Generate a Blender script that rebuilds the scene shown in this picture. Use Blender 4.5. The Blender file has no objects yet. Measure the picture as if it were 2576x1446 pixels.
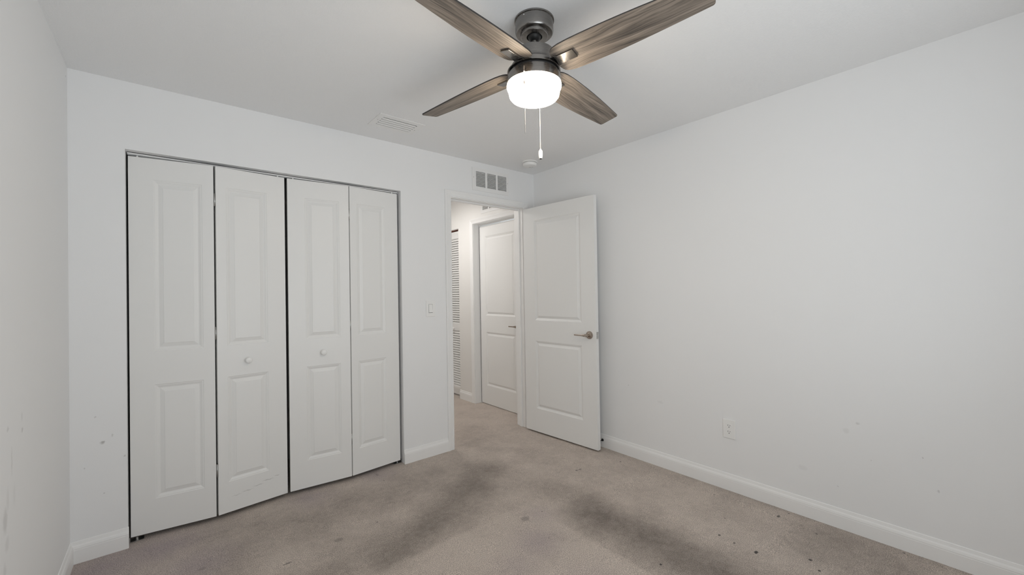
import bpy, bmesh, math, random
from mathutils import Vector, Matrix, noise

# ------------------------------------------------------------------ camera, world, light, exposure
C = bpy.context.scene.collection
S = bpy.context.scene
XL, YR, H = -3.14, -3.42, 2.44            # left wall, rear wall (behind the camera), ceiling height

cam_d = bpy.data.cameras.new('camera')
cam = bpy.data.objects.new('camera', cam_d)
C.objects.link(cam)
cam_d.sensor_fit = 'HORIZONTAL'
cam_d.sensor_width = 36.0
cam_d.lens = 1037.73 / 2576.0 * 36.0
cam_d.clip_start = 0.02
_y, _p, _r = 0.697565334, 0.00882552804, -0.0163644279
_f = Vector((math.sin(_y) * math.cos(_p), math.cos(_y) * math.cos(_p), math.sin(_p)))
_rt = Vector((math.cos(_y), -math.sin(_y), 0.0))
_up = _rt.cross(_f)
_r2 = math.cos(_r) * _rt + math.sin(_r) * _up
_u2 = -math.sin(_r) * _rt + math.cos(_r) * _up
cam.matrix_world = Matrix(((_r2.x, _u2.x, -_f.x, -2.77107979), (_r2.y, _u2.y, -_f.y, -2.95524004),
                           (_r2.z, _u2.z, -_f.z, 1.30174723), (0, 0, 0, 1)))
S.camera = cam

world = bpy.data.worlds.new('sky')
S.world = world
world.use_nodes = True
wn = world.node_tree
# pale sky above the horizon, brighter below it to throw light up inside
_bg = wn.nodes['Background']
_tc = wn.nodes.new('ShaderNodeTexCoord'); _sx = wn.nodes.new('ShaderNodeSeparateXYZ'); _mr = wn.nodes.new('ShaderNodeMapRange')
wn.links.new(_tc.outputs['Generated'], _sx.inputs[0]); wn.links.new(_sx.outputs['Z'], _mr.inputs[0])
_mr.inputs[1].default_value = -0.12; _mr.inputs[2].default_value = 0.10; _mr.inputs[3].default_value = 1.7; _mr.inputs[4].default_value = 0.9
wn.links.new(_mr.outputs[0], _bg.inputs[1])
_bg.inputs[0].default_value = (0.90, 0.96, 1.0, 1)

def area(name, loc, rot, sx, sy, power, col, spread=180):
    d = bpy.data.lights.new(name, 'AREA')
    d.shape = 'RECTANGLE'; d.size = sx; d.size_y = sy; d.energy = power; d.color = col
    d.spread = math.radians(spread)
    o = bpy.data.objects.new(name, d); C.objects.link(o)
    o.location = loc; o.rotation_euler = rot
    return o
WX0, WX1, WZ0, WZ1 = -2.95, -0.90, 0.35, 2.05      # window opening in the rear wall
# fill panels added at the rear window, low and tilted up, to lift the ceiling
area('window_low_fill', (-1.80, YR - 0.12, .68), (math.radians(90), 0, 0), 1.5, .62, 6.5, (0.90, 0.96, 1.0))
area('window_up_fill', (-2.02, YR - 0.12, 1.2), (math.radians(140), 0, 0), 1.8, 1.3, 14.0, (0.90, 0.96, 1.0))
_po = area('window_portal', ((WX0 + WX1) / 2, YR - 0.10, (WZ0 + WZ1) / 2), (math.radians(90), 0, 0), WX1 - WX0, WZ1 - WZ0, 1.0, (1, 1, 1))
_po.data.cycles.is_portal = True
# hallway ceiling lamp
area('hall_lamp_light', (-0.80, 1.15, 2.38), (0, 0, 0), 0.4, 0.4, 11.5, (1.0, 0.965, 0.935))

S.view_settings.view_transform = 'Standard'
S.view_settings.look = 'None'
S.view_settings.exposure = -0.10
S.view_settings.gamma = 1.0
S.view_settings.use_curve_mapping = False
S.cycles.max_bounces = 14
S.cycles.diffuse_bounces = 10
S.cycles.glossy_bounces = 6
S.cycles.sample_clamp_indirect = 8.0
LAMP = 38.0

# ------------------------------------------------------------------ helpers
class MB:
    """Collects shapes; build() links them as ONE mesh object."""
    def __init__(self):
        self.v, self.f, self.s = [], [], []
    def add(self, verts, faces, smooth=False):
        b = len(self.v)
        self.v += [tuple(p) for p in verts]
        self.f += [[i + b for i in q] for q in faces]
        self.s += [smooth] * len(faces)
        return self
    def box(self, x0, x1, y0, y1, z0, z1, bev=0.0):
        if bev <= 0:
            vs = [(x, y, z) for z in (z0, z1) for y in (y0, y1) for x in (x0, x1)]
            return self.add(vs, [(0, 2, 3, 1), (4, 5, 7, 6), (0, 1, 5, 4), (2, 6, 7, 3), (0, 4, 6, 2), (1, 3, 7, 5)])
        bm = bmesh.new()
        bmesh.ops.create_cube(bm, size=1.0)
        for v in bm.verts:
            v.co = Vector(((x0 + x1) / 2 + v.co.x * (x1 - x0), (y0 + y1) / 2 + v.co.y * (y1 - y0), (z0 + z1) / 2 + v.co.z * (z1 - z0)))
        bmesh.ops.bevel(bm, geom=list(bm.edges), offset=bev, segments=2, affect='EDGES', profile=0.5)
        bm.verts.ensure_lookup_table()
        vs = [v.co.copy() for v in bm.verts]; fs = [[v.index for v in f.verts] for f in bm.faces]
        bm.free()
        return self.add(vs, fs)
    def lathe(self, prof, n=48, axis='z', cx=0, cy=0, cz=0, smooth=True, sharp=()):
        """prof: list of (r, h); duplicated points make hard creases."""
        vs, fs = [], []
        for r, h in prof:
            for k in range(n):
                a = 2 * math.pi * k / n
                p = (r * math.cos(a), r * math.sin(a), h)
                if axis == 'y': p = (p[0], p[2], p[1])
                if axis == 'x': p = (p[2], p[0], p[1])
                vs.append((p[0] + cx, p[1] + cy, p[2] + cz))
        for i in range(len(prof) - 1):
            if prof[i] == prof[i + 1]: continue
            for k in range(n):
                k2 = (k + 1) % n
                fs.append((i * n + k, i * n + k2, (i + 1) * n + k2, (i + 1) * n + k))
        self.add(vs, fs, smooth)
        b = len(self.v) - len(vs)
        for i, rev in ((0, True), (len(prof) - 1, False)):
            if prof[i][0] > 1e-6:
                ring = [b + i * n + k for k in range(n)]
                self.f.append(ring[::-1] if rev else ring); self.s.append(False)
        return self
    def prism(self, poly, z0, z1):
        n = len(poly)
        vs = [(x, y, z0) for x, y in poly] + [(x, y, z1) for x, y in poly]
        fs = [list(range(n))[::-1], list(range(n, 2 * n))] + [(i, (i + 1) % n, n + (i + 1) % n, n + i) for i in range(n)]
        return self.add(vs, fs)
    def tube(self, pts, r, n=8, smooth=True):
        vs, fs = [], []
        pts = [Vector(p) for p in pts]
        for i, p in enumerate(pts):
            d = (pts[min(i + 1, len(pts) - 1)] - pts[max(i - 1, 0)]).normalized()
            a = d.orthogonal().normalized() if i == 0 else (a - a.dot(d) * d).normalized()
            b = d.cross(a)
            rr = r[i] if isinstance(r, (list, tuple)) else r
            vs += [p + rr * (math.cos(2 * math.pi * k / n) * a + math.sin(2 * math.pi * k / n) * b) for k in range(n)]
        for i in range(len(pts) - 1):
            for k in range(n):
                k2 = (k + 1) % n
                fs.append((i * n + k, i * n + k2, (i + 1) * n + k2, (i + 1) * n + k))
        m = len(pts) - 1
        self.add(vs, fs, smooth)
        b0 = len(self.v) - len(vs)
        self.f.append([b0 + k for k in range(n)][::-1]); self.s.append(False)
        self.f.append([b0 + m * n + k for k in range(n)]); self.s.append(False)
        return self
    def sphere(self, c, r, n=10, m=6):
        return self.lathe([(max(1e-7, r * math.sin(math.pi * i / m)), -r * math.cos(math.pi * i / m)) for i in range(m + 1)], n, cx=c[0], cy=c[1], cz=c[2])
    def build(self, name, mat, parent=None, loc=None, rot=None, weld=True):
        me = bpy.data.meshes.new(name)
        me.from_pydata(self.v, [], self.f)
        me.polygons.foreach_set('use_smooth', self.s)
        bm = bmesh.new(); bm.from_mesh(me)
        if weld: bmesh.ops.remove_doubles(bm, verts=bm.verts, dist=1e-6)
        bmesh.ops.recalc_face_normals(bm, faces=bm.faces)
        for e in bm.edges:
            if len(e.link_faces) == 2 and e.calc_face_angle(0) > math.radians(32): e.smooth = False
        bm.to_mesh(me); bm.free()
        me.materials.append(mat)
        o = bpy.data.objects.new(name, me); C.objects.link(o)
        if parent: o.parent = parent
        if loc: o.location = loc
        if rot: o.rotation_euler = rot
        return o

def tag(o, label, cat=None, kind=None, group=None):
    o['label'] = label
    if cat: o['category'] = cat
    if kind: o['kind'] = kind
    if group: o['group'] = group
    return o
def empty(name, loc=(0, 0, 0), rz=0.0):
    o = bpy.data.objects.new(name, None); C.objects.link(o)
    o.location = loc; o.rotation_euler = (0, 0, rz); o.empty_display_size = 0.1
    return o
def copy_tree(o, parent=None):
    c = o.copy(); C.objects.link(c)
    if parent: c.parent = parent
    for ch in list(o.children): copy_tree(ch, c)
    return c

# ------------------------------------------------------------------ materials
class NT:
    def __init__(self, name):
        self.m = bpy.data.materials.new(name); self.m.use_nodes = True
        self.t = self.m.node_tree; self.b = self.t.nodes['Principled BSDF']
    def n(self, typ, **kw):
        x = self.t.nodes.new(typ)
        for k, v in kw.items():
            if k.startswith('i_'):
                x.inputs[int(k[2:]) if k[2:].isdigit() else k[2:]].default_value = v
            else: setattr(x, k, v)
        return x
    def l(self, a, b): self.t.links.new(a, b)
    def set(self, **kw):
        for k, v in kw.items(): self.b.inputs[k.replace('_', ' ')].default_value = v
        return self
    def bump(self, src, strength, dist):
        bp = self.n('ShaderNodeBump'); bp.inputs['Strength'].default_value = strength; bp.inputs['Distance'].default_value = dist
        self.l(src, bp.inputs['Height']); self.l(bp.outputs[0], self.b.inputs['Normal'])
        return bp
    def math(self, op, a, b=None, c=None, clamp=False):
        x = self.n('ShaderNodeMath', operation=op, use_clamp=clamp)
        for i, v in enumerate((a, b, c)):
            if v is None: continue
            if hasattr(v, 'links'): self.l(v, x.inputs[i])
            else: x.inputs[i].default_value = v
        return x.outputs[0]
    def spots(self, coord, items, soft=0.4, wob=0.0):
        """sum of soft blobs; items = (x, y, z, rx, ry, rz, strength)"""
        if wob:
            ns = self.n('ShaderNodeTexNoise'); ns.inputs['Scale'].default_value = 60.0
            self.l(coord, ns.inputs['Vector'])
            sub = self.n('ShaderNodeVectorMath', operation='MULTIPLY_ADD')
            self.l(ns.outputs['Color'], sub.inputs[0]); sub.inputs[1].default_value = (wob,) * 3
            self.l(coord, sub.inputs[2])
            coord = sub.outputs[0]
            off = wob * 0.5
        else: off = 0.0
        tot = None
        for x, y, z, rx, ry, rz, st in items:
            s = self.n('ShaderNodeVectorMath', operation='SUBTRACT'); self.l(coord, s.inputs[0])
            s.inputs[1].default_value = (x + off, y + off, z + off)
            d = self.n('ShaderNodeVectorMath', operation='DIVIDE'); self.l(s.outputs[0], d.inputs[0])
            d.inputs[1].default_value = (rx, ry, rz)
            ln = self.n('ShaderNodeVectorMath', operation='LENGTH'); self.l(d.outputs[0], ln.inputs[0])
            mr = self.n('ShaderNodeMapRange', interpolation_type='SMOOTHSTEP')
            mr.inputs[1].default_value = 1.0; mr.inputs[2].default_value = soft
            mr.inputs[3].default_value = 0.0; mr.inputs[4].default_value = st
            self.l(ln.outputs['Value'], mr.inputs[0])
            tot = mr.outputs[0] if tot is None else self.math('MAXIMUM', tot, mr.outputs[0])
        return tot

def paint(name, col, rough, bscale=260.0, bstr=0.12, bdist=0.001, marks=None, mcol=(0.30, 0.29, 0.28), soft=0.3):
    a = NT(name); a.set(Base_Color=(*col, 1), Roughness=rough)
    g = a.n('ShaderNodeNewGeometry')
    ns = a.n('ShaderNodeTexNoise'); ns.inputs['Scale'].default_value = bscale; ns.inputs['Detail'].default_value = 3.0
    a.l(g.outputs['Position'], ns.inputs['Vector'])
    a.bump(ns.outputs['Fac'], bstr, bdist)
    if marks:
        sp = a.spots(g.outputs['Position'], marks, soft, wob=0.014)
        mx = a.n('ShaderNodeMix', data_type='RGBA')
        mx.inputs['A'].default_value = (*col, 1); mx.inputs['B'].default_value = (*mcol, 1)
        a.l(sp, mx.inputs['Factor']); a.l(mx.outputs['Result'], a.b.inputs['Base Color'])
    return a.m

WALL = (0.825, 0.83, 0.835)
lm = [(XL, -1.019, .91, .1, .016, .01, .25), (XL, -0.862, .912, .1, .012, .022, .18), (XL, -0.858, .87, .1, .014, .012, .35),
      (XL, -0.979, .80, .1, .008, .06, .22), (XL, -1.05, .648, .1, .03, .05, .28), (XL, -1.024, .70, .1, .02, .05, .12),
      (XL, -1.033, .571, .1, .03, .03, .15), (XL, -1.058, .50, .1, .02, .04, .16), (XL, -0.955, .69, .1, .02, .05, .08),
      (XL, -0.03, 2.385, .1, .006, .006, .6)]
M_wall_left = paint('paint_left_wall', WALL, .6, marks=lm)
bmk = [(-3.025, 0, .567, .012, .1, .011, .6), (-2.989, 0, .597, .007, .1, .013, .3), (-3.05, 0, .70, .005, .1, .005, .3),
       (-3.09, 0, .455, .005, .1, .005, .35), (-3.02, 0, .31, .005, .1, .005, .4), (-2.943, 0, .48, .005, .1, .007, .4)]
M_wall_back = paint('paint_back_wall', WALL, .6, marks=bmk)
rmk = [(0, -2.45, .58, .1, .012, .008, .25), (0, -2.40, .53, .1, .02, .02, .10), (0, -1.32, .47, .1, .03, .014, .10),
       (0, -2.69, .47, .1, .004, .004, .45), (0, -2.74, .33, .1, .004, .010, .35), (0, -2.5, .40, .1, .004, .004, .3), (0, -2.2, .27, .1, .03, .02, .08),
       (0, -1.05, .55, .1, .004, .004, .35), (0, -2.36, .22, .1, .004, .004, .4), (0, -1.0, .17, .1, .004, .004, .35)]
M_wall_right = paint('paint_right_wall', WALL, .55, marks=rmk)
M_wall_hall = paint('paint_hall_wall', (0.81, 0.80, 0.78), .6)
M_trim = paint('white_gloss_trim', (0.84, 0.84, 0.835), .35, 90, .05)
M_door = paint('white_door_paint', (0.80, 0.80, 0.79), .38, 120, .06)
M_closet = paint('white_closet_door_paint', (0.80, 0.80, 0.79), .40, 120, .05)
M_scuff = paint('white_closet_door_paint_scuffed', (0.80, 0.80, 0.79), .40, 120, .05)
M_plastic = paint('white_plastic', (0.84, 0.84, 0.83), .35, 200, .02)
M_vent = paint('white_vent_enamel', (0.82, 0.82, 0.815), .4, 200, .02)

def ceiling_mat():
    a = NT('knockdown_ceiling_paint'); a.set(Base_Color=(0.835, 0.84, 0.845, 1), Roughness=.7)
    g = a.n('ShaderNodeNewGeometry')
    n1 = a.n('ShaderNodeTexNoise'); n1.inputs['Scale'].default_value = 85.0; n1.inputs['Detail'].default_value = 4.0; n1.inputs['Distortion'].default_value = 1.2
    a.l(g.outputs['Position'], n1.inputs['Vector'])
    cr = a.n('ShaderNodeMapRange', interpolation_type='SMOOTHSTEP'); cr.inputs[1].default_value = .45; cr.inputs[2].default_value = .62
    a.l(n1.outputs['Fac'], cr.inputs[0])
    a.bump(cr.outputs[0], .20, .003)
    return a.m
M_ceil = ceiling_mat()

def metal(name, col, rough, sc=(1, 1, 60)):
    a = NT(name); a.set(Base_Color=(*col, 1), Metallic=1.0, Roughness=rough)
    tc = a.n('ShaderNodeTexCoord'); mp = a.n('ShaderNodeMapping'); mp.inputs['Scale'].default_value = sc
    ns = a.n('ShaderNodeTexNoise'); ns.inputs['Scale'].default_value = 30.0; ns.inputs['Detail'].default_value = 2.0
    a.l(tc.outputs['Object'], mp.inputs[0]); a.l(mp.outputs[0], ns.inputs['Vector'])
    mr = a.n('ShaderNodeMapRange'); mr.inputs[3].default_value = rough * .85; mr.inputs[4].default_value = rough * 1.2
    a.l(ns.outputs['Fac'], mr.inputs[0]); a.l(mr.outputs[0], a.b.inputs['Roughness'])
    return a.m
M_nickel = metal('brushed_nickel', (0.26, 0.25, 0.24), .26, (1, 1, 45))
M_bronze = metal('satin_nickel_handle', (0.42, 0.36, 0.31), .25)
M_steel = metal('zinc_steel', (0.55, 0.55, 0.54), .35)
M_chain = metal('bead_chain_metal', (0.75, 0.73, 0.70), .25)

def plain(name, col, rough=.5, **kw):
    a = NT(name); a.set(Base_Color=(*col, 1), Roughness=rough)
    tc = a.n('ShaderNodeTexCoord'); ns = a.n('ShaderNodeTexNoise'); ns.inputs['Scale'].default_value = 80.0
    a.l(tc.outputs['Object'], ns.inputs['Vector']); a.bump(ns.outputs['Fac'], .05, .0005)
    return a.m
M_black = plain('black_rubber', (0.012, 0.012, 0.012), .5)
M_dark = plain('recess_shade_black', (0.03, 0.03, 0.03), .9)  # near-black stands in for shade inside the vent duct and fan gap
M_gap = plain('grey_gap', (0.16, 0.16, 0.16), .8)
M_cavity = plain('grille_cavity_shade', (0.30, 0.30, 0.30), .9)  # grey stands in for the shaded cavity seen between the grille slats
M_closet_in = plain('closet_interior_paint', (0.60, 0.60, 0.59), .8)
M_edge = plain('dark_blade_edge', (0.03, 0.028, 0.026), .5)
M_slot = plain('slot_black', (0.01, 0.01, 0.01), .8)
M_outlet = M_plastic

def glow_mat():
    a = NT('lit_white_glass'); a.set(Base_Color=(0.9, 0.88, 0.85, 1), Roughness=.25)
    a.b.inputs['Emission Color'].default_value = (1.0, 0.86, 0.68, 1)
    a.b.inputs['Emission Strength'].default_value = LAMP
    return a.m
M_glow = glow_mat()

def wood_mat():
    a = NT('weathered_oak_blade'); a.set(Roughness=.55)
    tc = a.n('ShaderNodeTexCoord'); oi = a.n('ShaderNodeObjectInfo')
    add = a.n('ShaderNodeVectorMath', operation='MULTIPLY_ADD')
    cmb = a.n('ShaderNodeCombineXYZ'); 
    for i in range(3): a.l(oi.outputs['Random'], cmb.inputs[i])
    a.l(cmb.outputs[0], add.inputs[0]); add.inputs[1].default_value = (7.0, 3.0, 5.0); a.l(tc.outputs['Object'], add.inputs[2])
    # warp -> cathedral grain
    wp = a.n('ShaderNodeTexNoise'); wp.inputs['Scale'].default_value = 1.0; wp.inputs['Detail'].default_value = 2.0
    m0 = a.n('ShaderNodeMapping'); m0.inputs['Scale'].default_value = (3.0, 9.0, 1.0)
    a.l(add.outputs[0], m0.inputs[0]); a.l(m0.outputs[0], wp.inputs['Vector'])
    w2 = a.n('ShaderNodeVectorMath', operation='MULTIPLY_ADD'); a.l(wp.outputs['Color'], w2.inputs[0])
    w2.inputs[1].default_value = (0.0, 0.05, 0.0); a.l(add.outputs[0], w2.inputs[2])
    m1 = a.n('ShaderNodeMapping'); m1.inputs['Scale'].default_value = (5.0, 170.0, 1.0); a.l(w2.outputs[0], m1.inputs[0])
    g1 = a.n('ShaderNodeTexNoise'); g1.inputs['Scale'].default_value = 1.0; g1.inputs['Detail'].default_value = 5.0; g1.inputs['Roughness'].default_value = .65
    a.l(m1.outputs[0], g1.inputs['Vector'])
    m2 = a.n('ShaderNodeMapping'); m2.inputs['Scale'].default_value = (2.2, 36.0, 1.0); a.l(w2.outputs[0], m2.inputs[0])
    g2 = a.n('ShaderNodeTexNoise'); g2.inputs['Scale'].default_value = 1.0; g2.inputs['Detail'].default_value = 3.0
    a.l(m2.outputs[0], g2.inputs['Vector'])
    mx = a.math('ADD', a.math('MULTIPLY', g1.outputs['Fac'], .6), a.math('MULTIPLY', g2.outputs['Fac'], .4))
    cr = a.n('ShaderNodeValToRGB')
    e = cr.color_ramp.elements
    e[0].position = .36; e[0].color = (0.050, 0.043, 0.038, 1)
    e[1].position = .66; e[1].color = (0.35, 0.295, 0.245, 1)
    x = e.new(.48); x.color = (0.165, 0.138, 0.114, 1)
    a.l(mx, cr.inputs[0]); a.l(cr.outputs[0], a.b.inputs['Base Color'])
    a.bump(g1.outputs['Fac'], .2, .0006)
    return a.m
M_wood = wood_mat()

def carpet_mat(specks):
    a = NT('taupe_cut_pile_carpet'); a.set(Roughness=.95)
    a.b.inputs['Sheen Weight'].default_value = .15
    g = a.n('ShaderNodeNewGeometry'); P = g.outputs['Position']
    soil = a.n('ShaderNodeAttribute', attribute_name='soil').outputs['Fac']
    tint = a.n('ShaderNodeAttribute', attribute_name='tint').outputs['Fac']
    def nz(scale, detail=2.0, rough=.5, dist=0.0):
        x = a.n('ShaderNodeTexNoise'); x.inputs['Scale'].default_value = scale; x.inputs['Detail'].default_value = detail
        x.inputs['Roughness'].default_value = rough; x.inputs['Distortion'].default_value = dist
        a.l(P, x.inputs['Vector']); return x.outputs['Fac']
    big, mid, fib = nz(4.5, 4.0, .6), nz(28.0, 3.0, .6, .6), nz(250.0, 4.0, .8)
    tuft = a.n('ShaderNodeTexVoronoi'); tuft.inputs['Scale'].default_value = 260.0; a.l(P, tuft.inputs['Vector'])
    # soiling with a ragged edge
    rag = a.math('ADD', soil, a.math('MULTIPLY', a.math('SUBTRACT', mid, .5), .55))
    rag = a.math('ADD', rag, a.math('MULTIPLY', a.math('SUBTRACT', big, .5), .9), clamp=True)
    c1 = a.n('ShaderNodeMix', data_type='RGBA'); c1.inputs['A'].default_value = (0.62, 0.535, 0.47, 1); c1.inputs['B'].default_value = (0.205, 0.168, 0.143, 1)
    a.l(rag, c1.inputs['Factor'])
    c2 = a.n('ShaderNodeMix', data_type='RGBA'); c2.inputs['B'].default_value = (0.40, 0.335, 0.345, 1)
    a.l(c1.outputs['Result'], c2.inputs['A'])
    a.l(a.math('MULTIPLY', tint, a.math('ADD', .35, big), clamp=True), c2.inputs['Factor'])
    # individual fibres: light tips and dark gaps
    fm = a.n('ShaderNodeMapRange'); fm.inputs[1].default_value = .36; fm.inputs[2].default_value = .60; fm.inputs[3].default_value = .30; fm.inputs[4].default_value = 1.32
    a.l(fib, fm.inputs[0])
    hs = a.n('ShaderNodeVectorMath', operation='SCALE'); a.l(c2.outputs['Result'], hs.inputs[0]); a.l(fm.outputs[0], hs.inputs['Scale'])
    sp = a.spots(P, specks, .5, wob=0.01)
    c3 = a.n('ShaderNodeMix', data_type='RGBA'); c3.inputs['B'].default_value = (0.022, 0.018, 0.015, 1)
    a.l(hs.outputs[0], c3.inputs['A']); a.l(sp, c3.inputs['Factor'])
    a.l(c3.outputs['Result'], a.b.inputs['Base Color'])
    hgt = a.math('ADD', a.math('MULTIPLY', fib, .7), a.math('MULTIPLY', tuft.outputs['Distance'], -.4))
    a.bump(a.math('ADD', hgt, a.math('MULTIPLY', mid, .5)), .8, .0045)
    return a.m
specks = [(-.56, -2.15, 0, .018, .010, .1, .95), (-.43, -2.34, 0, .010, .008, .1, .9), (-.49, -2.39, 0, .009, .008, .1, .9), (-.55, -1.97, 0, .011, .007, .1, .8),
          (-.56, -2.05, 0, .007, .006, .1, .8), (-.12, -2.11, 0, .018, .009, .1, .8), (-.04, -2.14, 0, .007, .007, .1, .7), (-.99, -1.89, 0, .008, .007, .1, .9),
          (-.15, -1.07, 0, .009, .006, .1, .8), (-.51, -.95, 0, .012, .010, .1, .6), (-.48, -.955, 0, .022, .007, .1, .55), (-.36, -1.92, 0, .007, .006, .1, .7),
          (-.16, -2.30, 0, .007, .006, .1, .7), (-1.205, -1.17, 0, .035, .03, .1, .35), (-2.08, -.67, 0, .030, .024, .1, .35), (-2.33, -.70, 0, .026, .008, .1, .5),
          (-2.65, -.47, 0, .022, .016, .1, .25), (-1.86, -.64, 0, .006, .006, .1, .7), (-1.62, -.16, 0, .006, .006, .1, .6), (-1.08, -1.18, 0, .006, .006, .1, .6),
          (-.14, -1.76, 0, .010, .007, .1, .4), (-.035, -2.62, 0, .006, .006, .1, .8), (-1.62, -.04, 0, .012, .03, .1, .25)]
M_carpet = carpet_mat(specks)

# ------------------------------------------------------------------ the setting
def wall_grid(mb, axis, a0, a1, z0, z1, t0, t1, holes):
    """slab between t0 and t1 (thickness) with rectangular through-holes (u0,u1,z0,z1)"""
    us = sorted({a0, a1, *[h[0] for h in holes], *[h[1] for h in holes]})
    zs = sorted({z0, z1, *[h[2] for h in holes], *[h[3] for h in holes]})
    def P(u, t, z): return (u, t, z) if axis == 'x' else ((t, u, z) if axis == 'y' else (u, z, t))
    solid = {}
    for i in range(len(us) - 1):
        for j in range(len(zs) - 1):
            cu, cz = (us[i] + us[i + 1]) / 2, (zs[j] + zs[j + 1]) / 2
            solid[i, j] = not any(h[0] < cu < h[1] and h[2] < cz < h[3] for h in holes)
    for (i, j), s in solid.items():
        if not s: continue
        A, B, D, E_ = us[i], us[i + 1], zs[j], zs[j + 1]
        for t in (t0, t1): mb.add([P(A, t, D), P(B, t, D), P(B, t, E_), P(A, t, E_)], [(0, 1, 2, 3)])
        for di, dj, e in ((-1, 0, ((A, D), (A, E_))), (1, 0, ((B, D), (B, E_))), (0, -1, ((A, D), (B, D))), (0, 1, ((A, E_), (B, E_)))):
            if not solid.get((i + di, j + dj), False):
                (u, z), (u2, z2) = e
                mb.add([P(u, t0, z), P(u2, t0, z2), P(u2, t1, z2), P(u, t1, z)], [(0, 1, 2, 3)])
    return mb
def struct(name, mb, mat, label, cat=None, **kw):
    o = mb.build(name, mat, **kw); tag(o, label, cat, 'structure'); return o

WT = 0.115
CX0, CX1, CZ = -2.933, -1.391, 2.083             # closet opening
DX0, DX1, DZ = -0.945, -0.152, 2.090             # bedroom doorway, inside the jamb
JB = 0.018
GX0, GX1, GZ0, GZ1 = -0.70, -0.335, 2.212, 2.366  # hole behind the return grille
struct('wall_back', wall_grid(MB(), 'x', XL - .1, 0.0, 0, H, 0, WT, [(CX0, CX1, -1, CZ), (DX0 - JB, DX1 + JB, -1, DZ + JB), (GX0, GX1, GZ0, GZ1)]), M_wall_back,
       'white back wall with the closet opening and the doorway', 'wall')
struct('wall_right', MB().box(0, .1, YR - .1, -.0005, 0, H), M_wall_right, 'plain white wall on the right behind the open door', 'wall')
struct('wall_left', MB().box(XL - .1, XL, YR - .1, -.0005, 0, H), M_wall_left, 'white wall at the left edge with grey scuffs low down', 'wall')
struct('wall_rear', wall_grid(MB(), 'x', XL, 0, 0, H, YR - .1, YR, [(WX0, WX1, WZ0, WZ1)]), M_wall_left, 'white wall behind the camera with the window opening', 'wall')
# window frame in the rear wall
wf = MB()
for x in (WX0, (WX0 + WX1) / 2 - .02, WX1 - .04): wf.box(x, x + .04, YR - .09, YR - .05, WZ0, WZ1)
for z in (WZ0, (WZ0 + WZ1) / 2 - .02, WZ1 - .04): wf.box(WX0, WX1, YR - .085, YR - .055, z, z + .04)
wf.box(WX0 - .03, WX1 + .03, YR - .02, YR + .03, WZ0 - .025, WZ0)
struct('window_1', wf, M_trim, 'white framed window in the wall behind the camera', 'window')

# ceiling (hole for the supply vent)
VX0, VX1, VY0, VY1 = -1.690, -1.452, -0.405, -0.272
HX0, HY1 = -1.12, 3.0
struct('ceiling', wall_grid(MB(), 'z', XL - .1, .1, YR - .1, 0.0, H, H + .1, [(VX0, VX1, VY0, VY1)]), M_ceil, 'white textured ceiling above the bedroom', 'ceiling')

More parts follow.
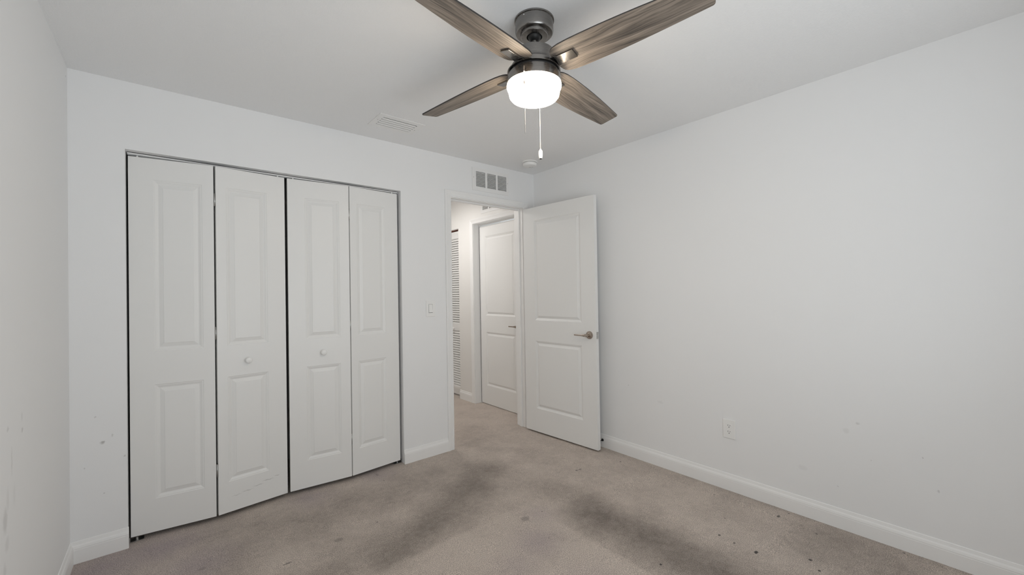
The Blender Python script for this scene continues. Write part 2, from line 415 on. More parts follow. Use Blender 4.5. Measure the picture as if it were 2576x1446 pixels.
# floor with real pile unevenness; 'soil' and 'tint' are stains and wear fixed to the carpet
def seg(px, py, ax, ay, bx, by):
    dx, dy = bx - ax, by - ay
    t = max(0, min(1, ((px - ax) * dx + (py - ay) * dy) / (dx * dx + dy * dy)))
    return math.hypot(px - ax - t * dx, py - ay - t * dy)
def floor():
    st = 0.03
    x0, x1, y0, y1 = XL - .1, .12, YR - .1, HY1
    nx, ny = int((x1 - x0) / st) + 1, int((y1 - y0) / st) + 1
    V, F, soil, tint = [], [], [], []
    g = lambda d, w: math.exp(-(d / w) ** 2)
    for j in range(ny + 1):
        for i in range(nx + 1):
            x, y = x0 + (x1 - x0) * i / nx, y0 + (y1 - y0) * j / ny
            s = .17
            s = max(s, .75 * g(seg(x, y, -1.0, -.50, -1.55, -.84), .20))
            s = max(s, .72 * g(seg(x, y, -1.55, -.84, -1.95, -.97), .17))
            s = max(s, .50 * g(seg(x, y, -1.9, -.9, -2.7, -1.0), .26))
            s = max(s, .48 * g(seg(x, y, -.83, -1.0, -.86, -1.3), .20))
            s = max(s, .85 * g(seg(x, y, -.86, -1.35, -.86, -2.6), .20))
            s = max(s, .42 * g(seg(x, y, -2.5, -.35, -1.3, -.35), .28))
            s = max(s, .40 * g(seg(x, y, -1.0, -.50, -.85, -1.0), .25))
            s = max(s, .30 * g(seg(x, y, -.75, -.15, -.45, -.55), .14))
            s = max(s, .45 * g(seg(x, y, -.55, .25, -.75, .05), .18))
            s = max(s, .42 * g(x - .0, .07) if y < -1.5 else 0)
            s = max(s, .50 * g(seg(x, y, -.2, -2.4, -.5, -3.0), .28))
            if x < -1.08 and y < -1.04: s -= .20
            if -.53 < x < -.12 and -2.2 < y < -1.32: s -= .06
            if y > .05: s -= .10
            t = 0.0
            for cx, cy, r, k in ((-3.03, -.15, .22, .9), (-2.8, -.12, .17, .9), (-2.68, -.40, .16, .8), (-2.07, -.08, .12, .6), (-1.31, -1.37, .13, .6),
                                 (-1.62, -.03, .12, .6), (-1.12, -1.2, .10, .5), (-1.5, -1.45, .12, .4), (-1.35, -1.75, .14, .4), (-2.95, -.5, .2, .7)):
                t = max(t, k * g(math.hypot(x - cx, y - cy), r))
            z = 0.0015 * noise.noise(Vector((x * 9, y * 9, 0)))
            z += .009 * g(seg(x, y, -.53, -1.315, -.12, -1.33), .022)      # ridge left by furniture
            z += .003 * g(seg(x, y, -.12, -2.20, -.48, -2.20), .022)
            z += .002 * g(seg(x, y, -.12, -1.33, -.12, -2.2), .022)
            z -= .006 * g(math.hypot(x + 1.2, y + 1.17), .03)
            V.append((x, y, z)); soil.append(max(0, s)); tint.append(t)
    for j in range(ny):
        for i in range(nx):
            a = j * (nx + 1) + i
            F.append((a, a + 1, a + nx + 2, a + nx + 1))
    me = bpy.data.meshes.new('floor'); me.from_pydata(V, [], F)
    for nm, d in (('soil', soil), ('tint', tint)):
        at = me.attributes.new(nm, 'FLOAT', 'POINT'); at.data.foreach_set('value', d)
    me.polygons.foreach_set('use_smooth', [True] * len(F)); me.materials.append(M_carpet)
    o = bpy.data.objects.new('floor', me); C.objects.link(o)
    tag(o, 'stained taupe carpet covering the bedroom and hallway floor', 'carpet', 'structure')
floor()

# baseboards: profile swept along a straight run
BP = [(0, 0), (.013, 0), (.013, .066), (.0122, .069), (.0125, .073), (.010, .083), (.0065, .090), (.005, .097), (.0035, .104), (0, .106)]
def base_run(mb, p, q, nrm):
    """from p to q on the floor, standing off the wall along nrm"""
    n = len(BP)
    vs = [(p[0] + nrm[0] * d, p[1] + nrm[1] * d, h) for d, h in BP] + [(q[0] + nrm[0] * d, q[1] + nrm[1] * d, h) for d, h in BP]
    fs = [(i, i + 1, n + i + 1, n + i) for i in range(n - 1)] + [list(range(n)), list(range(n, 2 * n))[::-1], (n - 1, 0, n, 2 * n - 1)]
    return mb.add(vs, fs)
struct('baseboard_left', base_run(MB(), (XL, YR), (XL, 0), (1, 0)), M_trim, 'white baseboard along the left wall', 'baseboard')
struct('baseboard_right', base_run(MB(), (0, YR), (0, 0), (-1, 0)), M_trim, 'long white baseboard along the right wall', 'baseboard')
struct('baseboard_back', base_run(MB(), (XL, 0), (CX0 + .004, 0), (0, -1)), M_trim, 'short white baseboard between the left corner and the closet', 'baseboard')
struct('baseboard_middle', base_run(MB(), (CX1 - .002, 0), (DX0 - .057, 0), (0, -1)), M_trim, 'short white baseboard between the closet and the doorway', 'baseboard')
struct('baseboard_rear', base_run(MB(), (XL, YR), (0, YR), (0, 1)), M_trim, 'white baseboard along the wall behind the camera', 'baseboard')

# door casings: (offset outward from the opening, stand-off)
CP = [(0, 0), (0, .010), (.003, .012), (.010, .0125), (.013, .009), (.030, .0115), (.040, .015), (.050, .0165), (.055, .0155), (.057, .012), (.057, 0)]
def casing(mb, a, b, top, tf):
    """legs at a and b; tf maps (u, z, standoff) to a point"""
    paths = []
    for d, h in CP:
        paths.append([tf(a - d, 0, h), tf(a - d, top + d, h), tf(b + d, top + d, h), tf(b + d, 0, h)])
    for i in range(len(CP) - 1):
        for k in range(3):
            mb.add([paths[i][k], paths[i][k + 1], paths[i + 1][k + 1], paths[i + 1][k]], [(0, 1, 2, 3)])
    for k in (0, 3): mb.add([p[k] for p in paths], [list(range(len(CP)))])
    return mb
def jamb(mb, a, b, top, t0, t1, ts0, ts1, P):
    """lining of thickness JB between t0 and t1 with a stop between ts0 and ts1"""
    def bx(u0, u1, z0, z1, s0, s1):
        p, q = P(u0, s0, z0), P(u1, s1, z1)
        mb.box(min(p[0], q[0]), max(p[0], q[0]), min(p[1], q[1]), max(p[1], q[1]), min(p[2], q[2]), max(p[2], q[2]))
    bx(a - JB, a, 0, top + JB, t0, t1); bx(b, b + JB, 0, top + JB, t0, t1); bx(a, b, top, top + JB, t0, t1)
    bx(a, a + .011, 0, top, ts0, ts1); bx(b - .011, b, 0, top, ts0, ts1); bx(a + .011, b - .011, top - .011, top, ts0, ts1)
    return mb
struct('trim_1', casing(MB(), DX0 - .005, DX1 + .005, DZ + .005, lambda u, z, h: (u, -h, z)), M_trim, 'white moulded casing round the bedroom doorway', 'door casing')
struct('trim_2', jamb(MB(), DX0, DX1, DZ, 0.0, WT, .04, .075, lambda u, t, z: (u, t, z)), M_trim, 'white jamb lining the bedroom doorway', 'door jamb')

# closet niche behind the folding doors
cb = MB()
cb.box(CX0 - .02, CX0 - .01, WT, .72, 0, 2.3).box(CX1 + .01, CX1 + .02, WT, .72, 0, 2.3).box(CX0 - .02, CX1 + .02, .72, .73, 0, 2.3).box(CX0 - .02, CX1 + .02, WT, .72, 2.3, 2.31)
struct('wall_closet', cb, M_closet_in, 'dark closet walls behind the folding doors', 'wall')

# hallway beyond the doorway
HWX = -0.015
HD0, HD1, HDZ = 0.250, 1.018, 2.085              # hall door opening inside its jamb
LV0, LV1, LVZ = 1.345, 2.110, 2.080              # louvred closet opening
HGY0, HGY1, HGZ0, HGZ1 = 0.465, 0.825, 2.212, 2.366
struct('wall_hall_right', wall_grid(MB(), 'y', WT + .0005, HY1, 0, H, HWX, .10, [(HD0 - JB, HD1 + JB, -1, HDZ + JB), (LV0, LV1, -1, LVZ), (HGY0, HGY1, HGZ0, HGZ1)]), M_wall_hall,
       'bright white hallway wall seen through the doorway', 'wall')
struct('wall_hall_left', MB().box(HX0 - .1, HX0, WT + .0005, HY1, 0, H), M_wall_hall, 'white hallway wall hidden left of the doorway', 'wall')
struct('wall_hall_end', MB().box(HX0 - .1, .1, HY1, HY1 + .1, 0, H), M_wall_hall, 'white wall at the far end of the hallway', 'wall')
struct('ceiling_hall', MB().box(HX0 - .1, .1, WT + .0005, HY1, H, H + .1), M_ceil, 'white hallway ceiling', 'ceiling')
struct('trim_3', casing(MB(), HD0 - .005, HD1 + .005, HDZ + .005, lambda u, z, h: (HWX - h, u, z)), M_trim, 'white casing round the closed hallway door', 'door casing')
struct('trim_4', jamb(MB(), HD0, HD1, HDZ, HWX, .10, .002, .037, lambda u, t, z: (t + .06 if t < .05 and t > HWX + .001 else t, u, z)), M_trim, 'white jamb lining the hallway door', 'door jamb')
struct('trim_5', casing(MB(), DX0 - .005, DX1 + .005, DZ + .005, lambda u, z, h: (u, WT + h, z)), M_trim, 'white casing on the hallway side of the bedroom doorway', 'door casing')
struct('baseboard_hall', base_run(MB(), (HWX, HD1 + .062), (HWX, LV0), (-1, 0)), M_trim, 'short white hallway baseboard between the hall door and the louvred closet', 'baseboard')
struct('wall_hall_closet', MB().box(.56, .57, LV0 - .1, LV1 + .1, 0, 2.3).box(.1, .57, LV0 - .11, LV0 - .1, 0, 2.3).box(.1, .57, LV1 + .1, LV1 + .11, 0, 2.3).box(.1, .57, LV0 - .11, LV1 + .11, 2.3, 2.31), M_closet_in,
       'dark closet walls behind the louvred hallway door', 'wall')

# ------------------------------------------------------------------ panelled doors
PROF = [(0, 0), (.003, .0022), (.007, .0024), (.018, .0075), (.021, .0080), (.040, .0020), (.0415, .0008)]
def panel_side(mb, w, h, panels, y0, sgn, prof):
    """one moulded face at y0; sgn=+1: relief goes towards +y"""
    xs = sorted({0, w, *[p[0] for p in panels], *[p[1] for p in panels]})
    zs = sorted({0, h, *[p[2] for p in panels], *[p[3] for p in panels]})
    for i in range(len(xs) - 1):
        for j in range(len(zs) - 1):
            cx, cz = (xs[i] + xs[i + 1]) / 2, (zs[j] + zs[j + 1]) / 2
            if any(p[0] < cx < p[1] and p[2] < cz < p[3] for p in panels): continue
            mb.add([(xs[i], y0, zs[j]), (xs[i + 1], y0, zs[j]), (xs[i + 1], y0, zs[j + 1]), (xs[i], y0, zs[j + 1])], [(0, 1, 2, 3)])
    for a, b, c, d in panels:
        rings = [[(a + o, y0 + sgn * q, c + o), (b - o, y0 + sgn * q, c + o), (b - o, y0 + sgn * q, d - o), (a + o, y0 + sgn * q, d - o)] for o, q in prof]
        for r, s in zip(rings, rings[1:]):
            for k in range(4): mb.add([r[k], r[(k + 1) % 4], s[(k + 1) % 4], s[k]], [(0, 1, 2, 3)])
        mb.add(rings[-1], [(0, 1, 2, 3)])
def panel_door(w, h, t, panels, prof=PROF, both=True):
    mb = MB()
    panel_side(mb, w, h, panels, 0.0, 1, prof)
    if both: panel_side(mb, w, h, panels, t, -1, prof)
    else: mb.add([(0, t, 0), (w, t, 0), (w, t, h), (0, t, h)], [(0, 1, 2, 3)])
    xs = sorted({0, w, *[p[0] for p in panels], *[p[1] for p in panels]}); zs = sorted({0, h, *[p[2] for p in panels], *[p[3] for p in panels]})
    for u, v in zip(xs, xs[1:]):
        for z in (0, h): mb.add([(u, 0, z), (v, 0, z), (v, t, z), (u, t, z)], [(0, 1, 2, 3)])
    for u, v in zip(zs, zs[1:]):
        for x in (0, w): mb.add([(x, 0, u), (x, 0, v), (x, t, v), (x, t, u)], [(0, 1, 2, 3)])
    return mb

def lever_set(mb_rose, mb_lever, s, y, z, out, toward):
    """rose on face y; out=-1 projects to -y; lever points along toward (+-1 in x)"""
    mb_rose.lathe([(.0325, 0), (.0325, out * .004), (.030, out * .008), (.014, out * .010), (.0115, out * .012), (.0115, out * .045)], 32, 'y', s, y, z)
    mb_lever.tube([(s - toward * .012, y + out * .047, z), (s + toward * .02, y + out * .048, z), (s + toward * .045, y + out * .049, z - .001), (s + toward * .118, y + out * .049, z - .001)],
                  [.0115, .0105, .0062, .0058], 14)
    mb_lever.lathe([(.0125, out * .036), (.0125, out * .056), (.010, out * .059)], 20, 'y', s, y, z)

# bedroom door, swung open against the right wall; local x from hinge to free edge, local y- = visible (hall) face
DW, DH, DT = 0.797, 2.055, 0.035
hx, hy = -0.184, -0.050
fx, fy = -0.131, -0.843
ang = math.atan2(fy - hy, fx - hx)
door = empty('door_1', (hx, hy, .014), ang)
tag(door, 'white two-panel bedroom door standing open near the right wall', 'door', 'structure')
# visible face looks towards -x: with x along the door the face normal -y (local) points there
DP = [(.134, .657, .213, .828), (.134, .657, 1.019, 1.933)]
DPROF = [(0, 0), (.003, .0025), (.006, .003), (.017, .0085), (.020, .0090), (.038, .0025), (.0395, .001)]
panel_door(DW, DH, DT, DP, DPROF).build('door_leaf', M_door, door)
r1, l1 = MB(), MB()
lever_set(r1, l1, .734, 0, .920, -1, -1)
hn = r1.build('handle_rose', M_bronze, door); l1.build('lever', M_bronze, hn)
r2, l2 = MB(), MB()
lever_set(r2, l2, .734, DT, .920, 1, -1)
hn = r2.build('handle_rose', M_bronze, door); l2.build('lever', M_bronze, hn)
lp = MB().box(DW - .0005, DW + .0015, .005, .030, .892, .948).build('latch_plate', M_steel, door)
MB().prism([(0, 0), (.011, 0), (.011, .003), (.003, .013), (0, .013)], 0, .016).build('latch_bolt', M_steel, lp, loc=(DW + .001, .0115, .912))
for z in (.24, 1.02, 1.80):
    MB().tube([(-.004, .040, z), (-.004, .040, z + .09)], .0065, 10).box(-.0015, 0, .006, .034, z, z + .09).build('hinge', M_bronze, door)

# hallway door, closed (flush in its jamb)
hd = empty('door_2', (.062, HD1 - .003, .008), -math.pi / 2)
tag(hd, 'closed white two-panel door on the hallway wall', 'door', 'structure')
panel_door(.762, 2.055, DT, [(.114, .637, .213, .828), (.114, .637, 1.019, 1.933)], DPROF).build('door_leaf', M_door, hd)
r3, l3 = MB(), MB()
lever_set(r3, l3, .701, 0, .920, -1, -1)
hn = r3.build('handle_rose', M_bronze, hd); l3.build('lever', M_bronze, hn)

# ------------------------------------------------------------------ folding closet doors
BW, BH, BT = 0.366, 2.033, 0.032
BZ = .027
def bifold(name, label, pts, knob_panel, mats, group):
    """pts: three (x, y) of the front face: start, fold, end of the pair (already gapped)"""
    t = empty(name, (pts[0][0], pts[0][1], BZ))
    tag(t, label, 'closet door', 'thing', group)
    for k in range(2):
        (ax, ay), (bx_, by_) = pts[2 * k], pts[2 * k + 1]
        w = math.hypot(bx_ - ax, by_ - ay); a = math.atan2(by_ - ay, bx_ - ax)
        off = .102 if k == 0 else .050
        pan = [(off, off + .215, .178, .796), (off, off + .215, .979, 1.916)]
        o = panel_door(w, BH, BT, pan, PROF, both=False).build('door_panel', mats[k], t, loc=(ax - pts[0][0], ay - pts[0][1], 0), rot=(0, 0, a))
        if k == knob_panel:
            kx = off + .104
            MB().lathe([(.008, 0), (.008, -.008), (.0145, -.013), (.0185, -.020), (.0185, -.025), (.0145, -.031), (.006, -.034), (1e-6, -.0345)], 24, 'y', kx, 0, .883).build('knob', M_plastic, o)
        # hinge knuckles on the folding edge, pivot pin on top
        ex = w if k == 0 else 0.0
        if k == 0:
            for z in (.22, 1.02, 1.80):
                MB().box(w - .002, w + .008, .012, .022, z, z + .075).tube([(w + .005, .012, z), (w + .005, .012, z + .075)], .005, 8).build('hinge', M_steel, o)
        px = .035 if k == 0 else w - .035
        MB().tube([(px, .016, BH), (px, .016, BH + .0115)], .005, 8).build('pivot_pin', M_plastic, o)
    return t
M_scratch = paint('white_closet_door_paint_scratched', (0.80, 0.80, 0.79), .40, 120, .05,
                  marks=[(-2.455, .01, .115, .035, .2, .0035, .25), (-2.40, .01, .122, .04, .2, .0035, .3), (-2.345, .01, .135, .04, .2, .0035, .45), (-2.29, .01, .150, .04, .2, .0035, .45), (-2.24, .01, .160, .02, .2, .0035, .4)])
bifold('bifold_door', 'white bifold closet door nearest the left corner, its folding edge pushed into the room',
       [(-2.924, .045), (-2.557, -.004), (-2.546, -.004), (-2.180, .032)], 1, (M_closet, M_scratch), 'bifold closet doors')
bifold('bifold_door', 'white bifold closet door on the light switch side of the closet',
       [(-2.164, .032), (-1.784, -.002), (-1.777, -.002), (-1.409, .030)], 0, (M_closet, M_closet), 'bifold closet doors')
# overhead track
tk = MB()
tk.box(CX0 + .006, CX1 - .004, .048, .078, CZ - .003, CZ).box(CX0 + .006, CX1 - .004, .048, .051, CZ - .011, CZ).box(CX0 + .006, CX1 - .004, .075, .078, CZ - .011, CZ)
tag(tk.build('closet_track', M_vent), 'slim white metal track above the folding closet doors', 'door track')
for x, lab in ((-2.930, 'small metal floor pivot bracket under the closet door at the left corner'), (-1.452, 'small metal floor pivot bracket beside the baseboard near the doorway')):
    pb = MB().box(x, x + .058, .040, .080, .001, .004).box(x + (.0 if x < -2 else .055), x + (.003 if x < -2 else .058), .040, .080, .004, .028).tube([(x + .03, .06, .004), (x + .03, .06, .018)], .006, 8)
    tag(pb.build('pivot_bracket', M_steel), lab, 'bracket', group='closet floor brackets')

# ------------------------------------------------------------------ louvred hallway closet door
lt = empty('louvered_door', (.026, LV0 + .006, .022), math.pi / 2)
tag(lt, 'white louvred bifold closet door in the hallway', 'closet door', 'thing')
def louver_panel(x0, w, name_knob):
    h, t = 2.038, .028
    fr = MB()
    # local x along the wall, local +y points towards -x world (the hallway)
    st = .042
    fr.box(x0, x0 + st, -t, 0, 0, h).box(x0 + w - st, x0 + w, -t, 0, 0, h)
    for z0, z1 in ((0, .095), (.795, .885), (h - .088, h)): fr.box(x0 + st, x0 + w - st, -t, 0, z0, z1)
    f = fr.build('louver_panel', M_door, lt)
    for z0, z1 in ((.095, .795), (.885, h - .088)):
        sl = MB(); n = int(round((z1 - z0) / .0288)); p = (z1 - z0) / n
        for i in range(n):
            zc = z0 + (i + .5) * p
            q = [(-.002, zc - .0190), (.0005, zc - .0150), (-t + .002, zc + .0190), (-t - .0005, zc + .0150)]
            sl.add([(x0 + st, a, b) for a, b in q] + [(x0 + w - st, a, b) for a, b in q], [(0, 1, 2, 3), (7, 6, 5, 4), (0, 4, 5, 1), (1, 5, 6, 2), (2, 6, 7, 3), (3, 7, 4, 0)])
        sl.build('louver_slats', M_door, f)
    if name_knob:
        MB().lathe([(.007, 0), (.007, .008), (.014, .014), (.017, .021), (.013, .029), (1e-6, .031)], 20, 'y', x0 + .185, 0, .823).build('knob', M_plastic, f)
louver_panel(0, .373, True)
louver_panel(.379, .373, False)
tag(MB().box(.024, .060, LV0 + .004, LV1 - .004, LVZ - .012, LVZ).build('closet_track', plain('dark_red_gap', (.16, .05, .03), .6)), 'dark reddish strip in the gap above the louvred hallway door', 'door track')  # dark reddish strip filling the gap above the louvred door

# ------------------------------------------------------------------ ceiling fan
FX, FY = -1.573, -1.700
fan = empty('ceiling_fan', (FX, FY, H))
tag(fan, 'brushed nickel ceiling fan with four grey-brown wooden blades and a lit drum lamp', 'ceiling fan')
Z = lambda z: z - H
can = MB().lathe([(.0835, Z(2.4395)), (.0835, Z(2.4335)), (.0800, Z(2.4325)), (.0800, Z(2.392)), (.0785, Z(2.386)), (.0755, Z(2.3825)), (.060, Z(2.3815)), (.0590, Z(2.3815)), (.0575, Z(2.373)), (.0555, Z(2.371)), (.033, Z(2.3705)), (.031, Z(2.374)), (.031, Z(2.40))], 64)
can = can.build('canopy', M_nickel, fan)
for a in (195, 345):
    ar = math.radians(a)
    MB().sphere((.0805 * math.cos(ar), .0805 * math.sin(ar), Z(2.425)), .003, 8, 5).build('screw', M_steel, can)
MB().lathe([(.027, Z(2.395)), (.0295, Z(2.382)), (.029, Z(2.372)), (.025, Z(2.362)), (.016, Z(2.355)), (.012, Z(2.3535))], 32).build('hanger_ball', M_black, fan)
MB().lathe([(.0115, Z(2.365)), (.0115, Z(2.297))], 24).lathe([(.019, Z(2.318)), (.021, Z(2.314)), (.021, Z(2.300)), (.024, Z(2.297))], 24).build('downrod', M_nickel, fan)
rt = Vector((math.cos(_y), -math.sin(_y), 0)); fw = Vector((math.sin(_y), math.cos(_y), 0))
lx, ly = -.005 * rt.x, -.005 * rt.y            # the light kit hangs a few millimetres off the rod
MB().lathe([(.022, Z(2.3035)), (.080, Z(2.3035)), (.0845, Z(2.3015)), (.0860, Z(2.297)), (.0860, Z(2.268)), (.0872, Z(2.258)), (.0900, Z(2.2515)), (.0945, Z(2.2480)), (.0965, Z(2.2465)), (.0970, Z(2.2440)),
            (.0970, Z(2.2265)), (.0960, Z(2.2250)), (.070, Z(2.2245))], 72, cx=lx * .5, cy=ly * .5).build('motor_housing', M_nickel, fan)
MB().lathe([(.1085, Z(2.2240)), (.1115, Z(2.2235)), (.1120, Z(2.2225)), (.1120, Z(2.2195)), (.1085, Z(2.2190))], 64, cx=lx, cy=ly).build('mounting_collar', M_nickel, fan)
MB().lathe([(.100, Z(2.2244)), (.100, Z(2.2080))], 48, cx=lx, cy=ly).build('gap_shade_ring', M_dark, fan)  # solid near-black ring painted as the shaded gap above the light kit
MB().lathe([(.090, Z(2.2115)), (.1055, Z(2.2115)), (.1075, Z(2.2100)), (.1100, Z(2.202)), (.1130, Z(2.190)), (.1145, Z(2.180)), (.1150, Z(2.1685)), (.1128, Z(2.1680)), (.1122, Z(2.173))], 72, cx=lx, cy=ly).build('light_fitter', M_nickel, fan)
MB().lathe([(.1120, Z(2.1700)), (.1142, Z(2.1660)), (.1148, Z(2.158)), (.1128, Z(2.151)), (.1080, Z(2.1465)), (.1068, Z(2.141)), (.1065, Z(2.130)), (.1042, Z(2.1205)), (.0980, Z(2.1125)), (.0880, Z(2.1085)), (.070, Z(2.1068)), (.035, Z(2.1060)), (1e-6, Z(2.1058))],
           64, cx=lx, cy=ly).build('lamp_shade', M_glow, fan)

# blades: outline (distance from axis, half width), pitched about their own axis
BO = [(.104, .050), (.108, .058), (.116, .065), (.130, .0705), (.155, .0750), (.20, .0770), (.25, .0770), (.33, .0755), (.40, .0725), (.47, .0685), (.54, .0635), (.60, .0590), (.65, .0550), (.679, .0525)]
def blade_outline():
    up = [(s, w + .010) for s, w in BO]; dn = [(s, -w + .010) for s, w in BO]
    tip = []
    for cy, sg in ((up[-1][1] - .013, 1), (dn[-1][1] + .013, -1)):
        arc = [(.679 + .013 * math.sin(a), cy + sg * .013 * math.cos(a)) for a in [math.pi / 2 * i / 5 for i in range(1, 6)]]
        tip.append(arc)
    root = [(.0990, .040), (.0985, -.024)]
    return dn[:] + tip[1] + tip[0][::-1] + up[::-1] + root
ol = blade_outline()
pitch = math.atan(-.218)
def make_blade(k):
    a = math.radians(9.8 + 90 * k)
    mb = MB(); n = len(ol); t = .0055
    mb.add([(x, y, -t / 2) for x, y in ol] + [(x, y, t / 2) for x, y in ol], [list(range(n)), list(range(n, 2 * n))[::-1]] + [(i, (i + 1) % n, n + (i + 1) % n, n + i) for i in range(n)])
    # rotation: pitch about the blade's own x axis, then swing about z
    o = mb.build('blade', M_wood, fan, loc=(0, 0, Z(2.238)), rot=(pitch, 0, a))
    o.data.materials.append(M_edge)
    for p in o.data.polygons:
        if abs(p.normal.z) < .5: p.material_index = 1
    # bracket: a boxed plate under the blade running back into the housing
    br = MB()
    br.box(.120, .195, -.0200, .0240, -.0095, -.0028, .0008)
    br.box(.090, .121, -.0250, .0290, -.0085, -.0030, .0008)
    br.build('blade_bracket', M_nickel, o)
    return o
for k in range(4): make_blade(k)

# pull chains: beads, in one mesh each
def chain(px, py, z0, z1, r, pitch_):
    mb = MB(); z = z0
    while z > z1:
        mb.sphere((px, py, Z(z)), r, 6, 4); z -= pitch_
    mb.tube([(px, py, Z(z0)), (px, py, Z(z1))], r * .45, 5)
    return mb
p1 = -.050 * rt - .112 * fw; p2 = .026 * rt + .108 * fw
ch = chain(p1.x, p1.y, 2.178, 1.922, .0020, .0046).build('pull_chain', M_steel, fan)  # darker metal than the other chain, standing in for its backlit shade
p0 = -.050 * rt - .098 * fw
MB().tube([(p0.x, p0.y, Z(2.190)), (p1.x, p1.y, Z(2.187)), (p1.x, p1.y, Z(2.168))], [.0055, .0040, .0030], 10).build('chain_outlet', M_bronze, ch)
MB().tube([(p1.x, p1.y, Z(2.131)), (p1.x, p1.y, Z(2.120))], .0026, 8).build('chain_connector', M_bronze, ch)
c2 = chain(p2.x, p2.y, 2.175, 1.930, .0018, .0046).build('pull_chain', M_chain, fan)
fb = MB().lathe([(.0035, Z(1.934)), (.0055, Z(1.929)), (.0088, Z(1.926)), (.0095, Z(1.910)), (.0085, Z(1.898)), (.0072, Z(1.892))], 10, cx=p2.x, cy=p2.y, smooth=False)
fob = fb.build('chain_fob', plain('clear_fob', (.85, .85, .84), .15), c2)
MB().lathe([(.0060, Z(1.8925)), (.0045, Z(1.8895))], 10, cx=p2.x, cy=p2.y).build('fob_tip', M_black, fob)

# ------------------------------------------------------------------ ceiling supply vent
vt = empty('ceiling_vent', ((VX0 + VX1) / 2, (VY0 + VY1) / 2, H))
tag(vt, 'white ceiling air register with angled louvres beside a fan blade', 'air vent')
vx, vy = (VX1 - VX0) / 2, (VY1 - VY0) / 2
fm_ = MB()
OX0, OX1, OY0, OY1 = -.157, .158, -.110, .108
wall_grid(fm_, 'z', OX0, OX1, OY0, OY1, -.004, -.0004, [(-vx, vx, -vy, vy)])
rim = MB()
fr_ = fm_.build('vent_frame', M_vent, vt)
for y in range(4):
    yc = -vy + .014 + y * .0310
    sl = MB(); q = []
    for i in range(9):
        u = i / 8
        q.append((yc + .0150 * (1 - u), -.0060 + .0050 * u ** 1.4))
    th = .0012
    pts = q + [(a, b + th) for a, b in q[::-1]]
    n = len(pts)
    sl.add([(-vx + .001, a, b) for a, b in pts] + [(vx - .001, a, b) for a, b in pts], [list(range(n)), list(range(n, 2 * n))[::-1]] + [(i, (i + 1) % n, n + (i + 1) % n, n + i) for i in range(n)])
    sl.build('vent_louver', M_vent, vt)
du = MB().box(-vx, -vx - .002, -vy, vy, 0, .0995).box(vx, vx + .002, -vy, vy, 0, .0995).box(-vx, vx, -vy - .002, -vy, 0, .0995).box(-vx, vx, vy, vy + .002, 0, .0995).box(-vx, vx, -vy, vy, .0985, .1)
du.build('duct_box', M_dark, vt)
for x, y in ((OX0 + .022, -.01), (OX1 - .022, .01)):
    MB().lathe([(.0032, -.0055), (.0032, -.0035)], 10, cx=x, cy=y).build('screw', M_steel, vt)

# ------------------------------------------------------------------ return air grilles (bedroom back wall, hallway)
def grille(loc, rz, label, name='return_grille'):
    """local x along the wall, -y out of the wall; origin at the plate's lower left corner"""
    g = empty(name, loc, rz); tag(g, label, 'air vent', group='return air grilles')
    w, h = .408, .201
    banks = [(.039, .140), (.160, .259), (.279, .381)]
    holes = [(a, b, .034, .169) for a, b in banks]
    f = MB(); wall_grid(f, 'x', 0, w, 0, h, -.006, -.0005, holes)
    f.build('grille_plate', M_vent, g)
    for a, b in banks:
        sl = MB(); n = 11; p = .135 / n
        for i in range(n):
            zc = .034 + (i + .5) * p
            q = [(-.0058, zc - .0056), (-.0048, zc - .0062), (.0065, zc + .0056), (.0055, zc + .0062)]
            sl.add([(a, u, v) for u, v in q] + [(b, u, v) for u, v in q], [(0, 1, 2, 3), (7, 6, 5, 4), (0, 4, 5, 1), (1, 5, 6, 2), (2, 6, 7, 3), (3, 7, 4, 0)])
        sl.build('louver_bank', M_vent, g)
    MB().box(.0285, .392, .060, .062, .025, .177).build('grille_backing', M_cavity, g)
    for x in (.013, .395): MB().lathe([(.0035, -.0075), (.0035, -.0055)], 10, 'y', x, 0, .112).build('screw', M_steel, g)
    return g
grille((-.728, 0, 2.188), 0, 'white three-bank return air grille on the bedroom wall above the doorway')
grille((HWX, .862, 2.188), -math.pi / 2, 'white return air grille on the hallway wall glimpsed under the door head')

# ------------------------------------------------------------------ smoke detector
sd = empty('smoke_detector', (-.300, -.280, H))
tag(sd, 'round white smoke detector on the ceiling near the far corner', 'smoke detector')
MB().lathe([(.069, -.0005), (.069, -.007), (.066, -.010), (.061, -.0105)], 48).build('base_ring', M_plastic, sd)
MB().lathe([(.058, -.010), (.058, -.014)], 48).build('sensing_gap', M_gap, sd)
cv = MB().lathe([(.061, -.0135), (.0625, -.018), (.0615, -.030), (.057, -.037), (.050, -.0395), (.0, -.041)][:-1] + [(1e-6, -.0405)], 48).build('cover', M_plastic, sd)
for x, y in ((.012, .018), (.022, .010), (.030, -.004)): MB().lathe([(.0035, -.0402), (.0035, -.0408)], 8, cx=x, cy=y).build('indicator_hole', M_gap, cv)

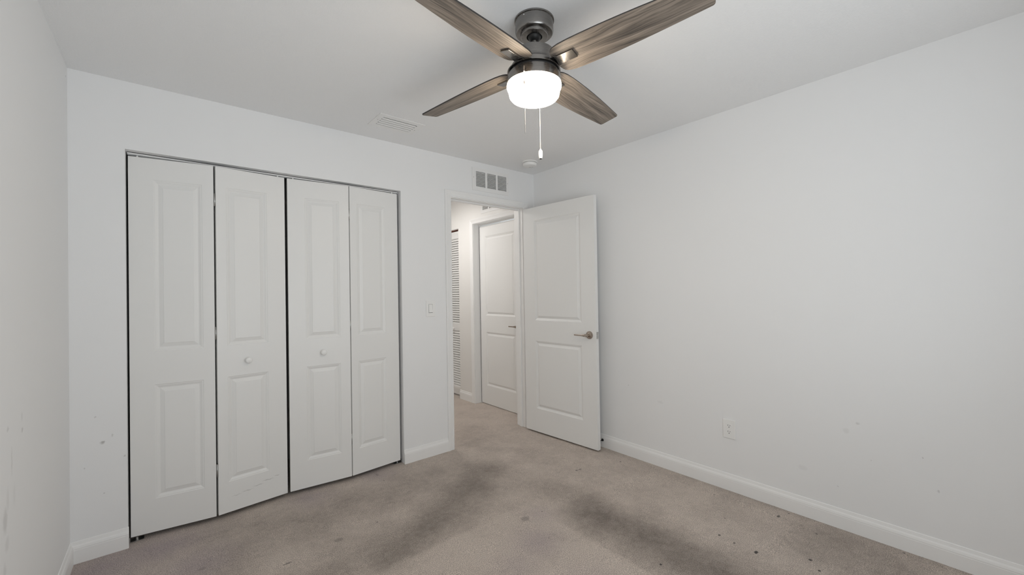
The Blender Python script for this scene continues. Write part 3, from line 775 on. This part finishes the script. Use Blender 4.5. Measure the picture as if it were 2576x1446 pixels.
# ------------------------------------------------------------------ light switch
sw = empty('light_switch', (-1.151, 0, 1.173))
tag(sw, 'white rocker light switch on the wall between the closet and the doorway', 'light switch')
MB().box(-.040, .040, -.0055, -.0003, -.064, .064, .0022).build('cover_plate', M_plastic, sw)
MB().box(-.0175, .0175, -.0062, -.0050, -.0345, .0345).build('rocker_frame', M_gap, sw)
rk = MB()
rk.add([(-.016, -.0062, -.033), (.016, -.0062, -.033), (.016, -.0105, -.031), (-.016, -.0105, -.031), (-.016, -.0072, 0), (.016, -.0072, 0), (-.016, -.0066, .033), (.016, -.0066, .033), (-.016, -.004, .033), (.016, -.004, .033), (-.016, -.004, -.033), (.016, -.004, -.033)],
       [(10, 11, 2, 3), (3, 2, 5, 4), (4, 5, 7, 6), (6, 7, 9, 8), (8, 9, 11, 10), (10, 3, 4, 6, 8), (11, 9, 7, 5, 2)])
rk.build('rocker', M_plastic, sw)
for z in (-.048, .048): MB().lathe([(.003, -.0063), (.003, -.005)], 8, 'y', 0, 0, z).build('screw', M_plastic, sw)

# ------------------------------------------------------------------ wall outlet
ou = empty('wall_outlet', (0, -1.804, .393), -math.pi / 2)
tag(ou, 'white duplex power outlet low on the right wall', 'power outlet')
MB().box(-.0385, .0385, -.0060, -.0003, -.060, .060, .0024).build('cover_plate', M_plastic, ou)
for zc in (.0195, -.0195):
    poly = []
    for i in range(32):
        a = 2 * math.pi * i / 32
        poly.append((.0172 * math.cos(a), max(-.0135, min(.0135, .0172 * math.sin(a)))))
    m = MB(); n = 32
    m.add([(x, -.0072, zc + z) for x, z in poly] + [(x, -.005, zc + z) for x, z in poly], [list(range(n)), list(range(n, 2 * n))[::-1]] + [(i, (i + 1) % n, n + (i + 1) % n, n + i) for i in range(n)])
    rc = m.build('receptacle', M_plastic, ou)
    MB().box(-.0073, -.0053, -.0076, -.0070, zc + .0005, zc + .0090).build('slot', M_slot, rc)
    MB().box(.0053, .0073, -.0076, -.0070, zc + .0012, zc + .0080).build('slot', M_slot, rc)
    MB().lathe([(.0026, -.0076), (.0026, -.0070)], 10, 'y', 0, 0, zc - .0066).build('slot', M_slot, rc)
MB().lathe([(.0022, -.0072), (.0022, -.0058)], 8, 'y', 0, 0, 0).build('screw', M_plastic, ou)

# ------------------------------------------------------------------ door stop on the right baseboard
ds = empty('door_stop', (-.0132, -.800, .060), 0)
tag(ds, 'small black door stop fixed to the baseboard behind the open door', 'door stop')
MB().lathe([(.011, 0), (.011, -.003), (.006, -.006)], 16, 'x').build('base_flange', M_black, ds)
MB().tube([(-.004, 0, 0), (-.045, .004, -.004), (-.062, .006, -.006)], .0035, 8).build('stop_rod', M_black, ds)
MB().tube([(-.060, .006, -.006), (-.070, .007, -.007)], .007, 10).build('bumper_tip', M_black, ds)
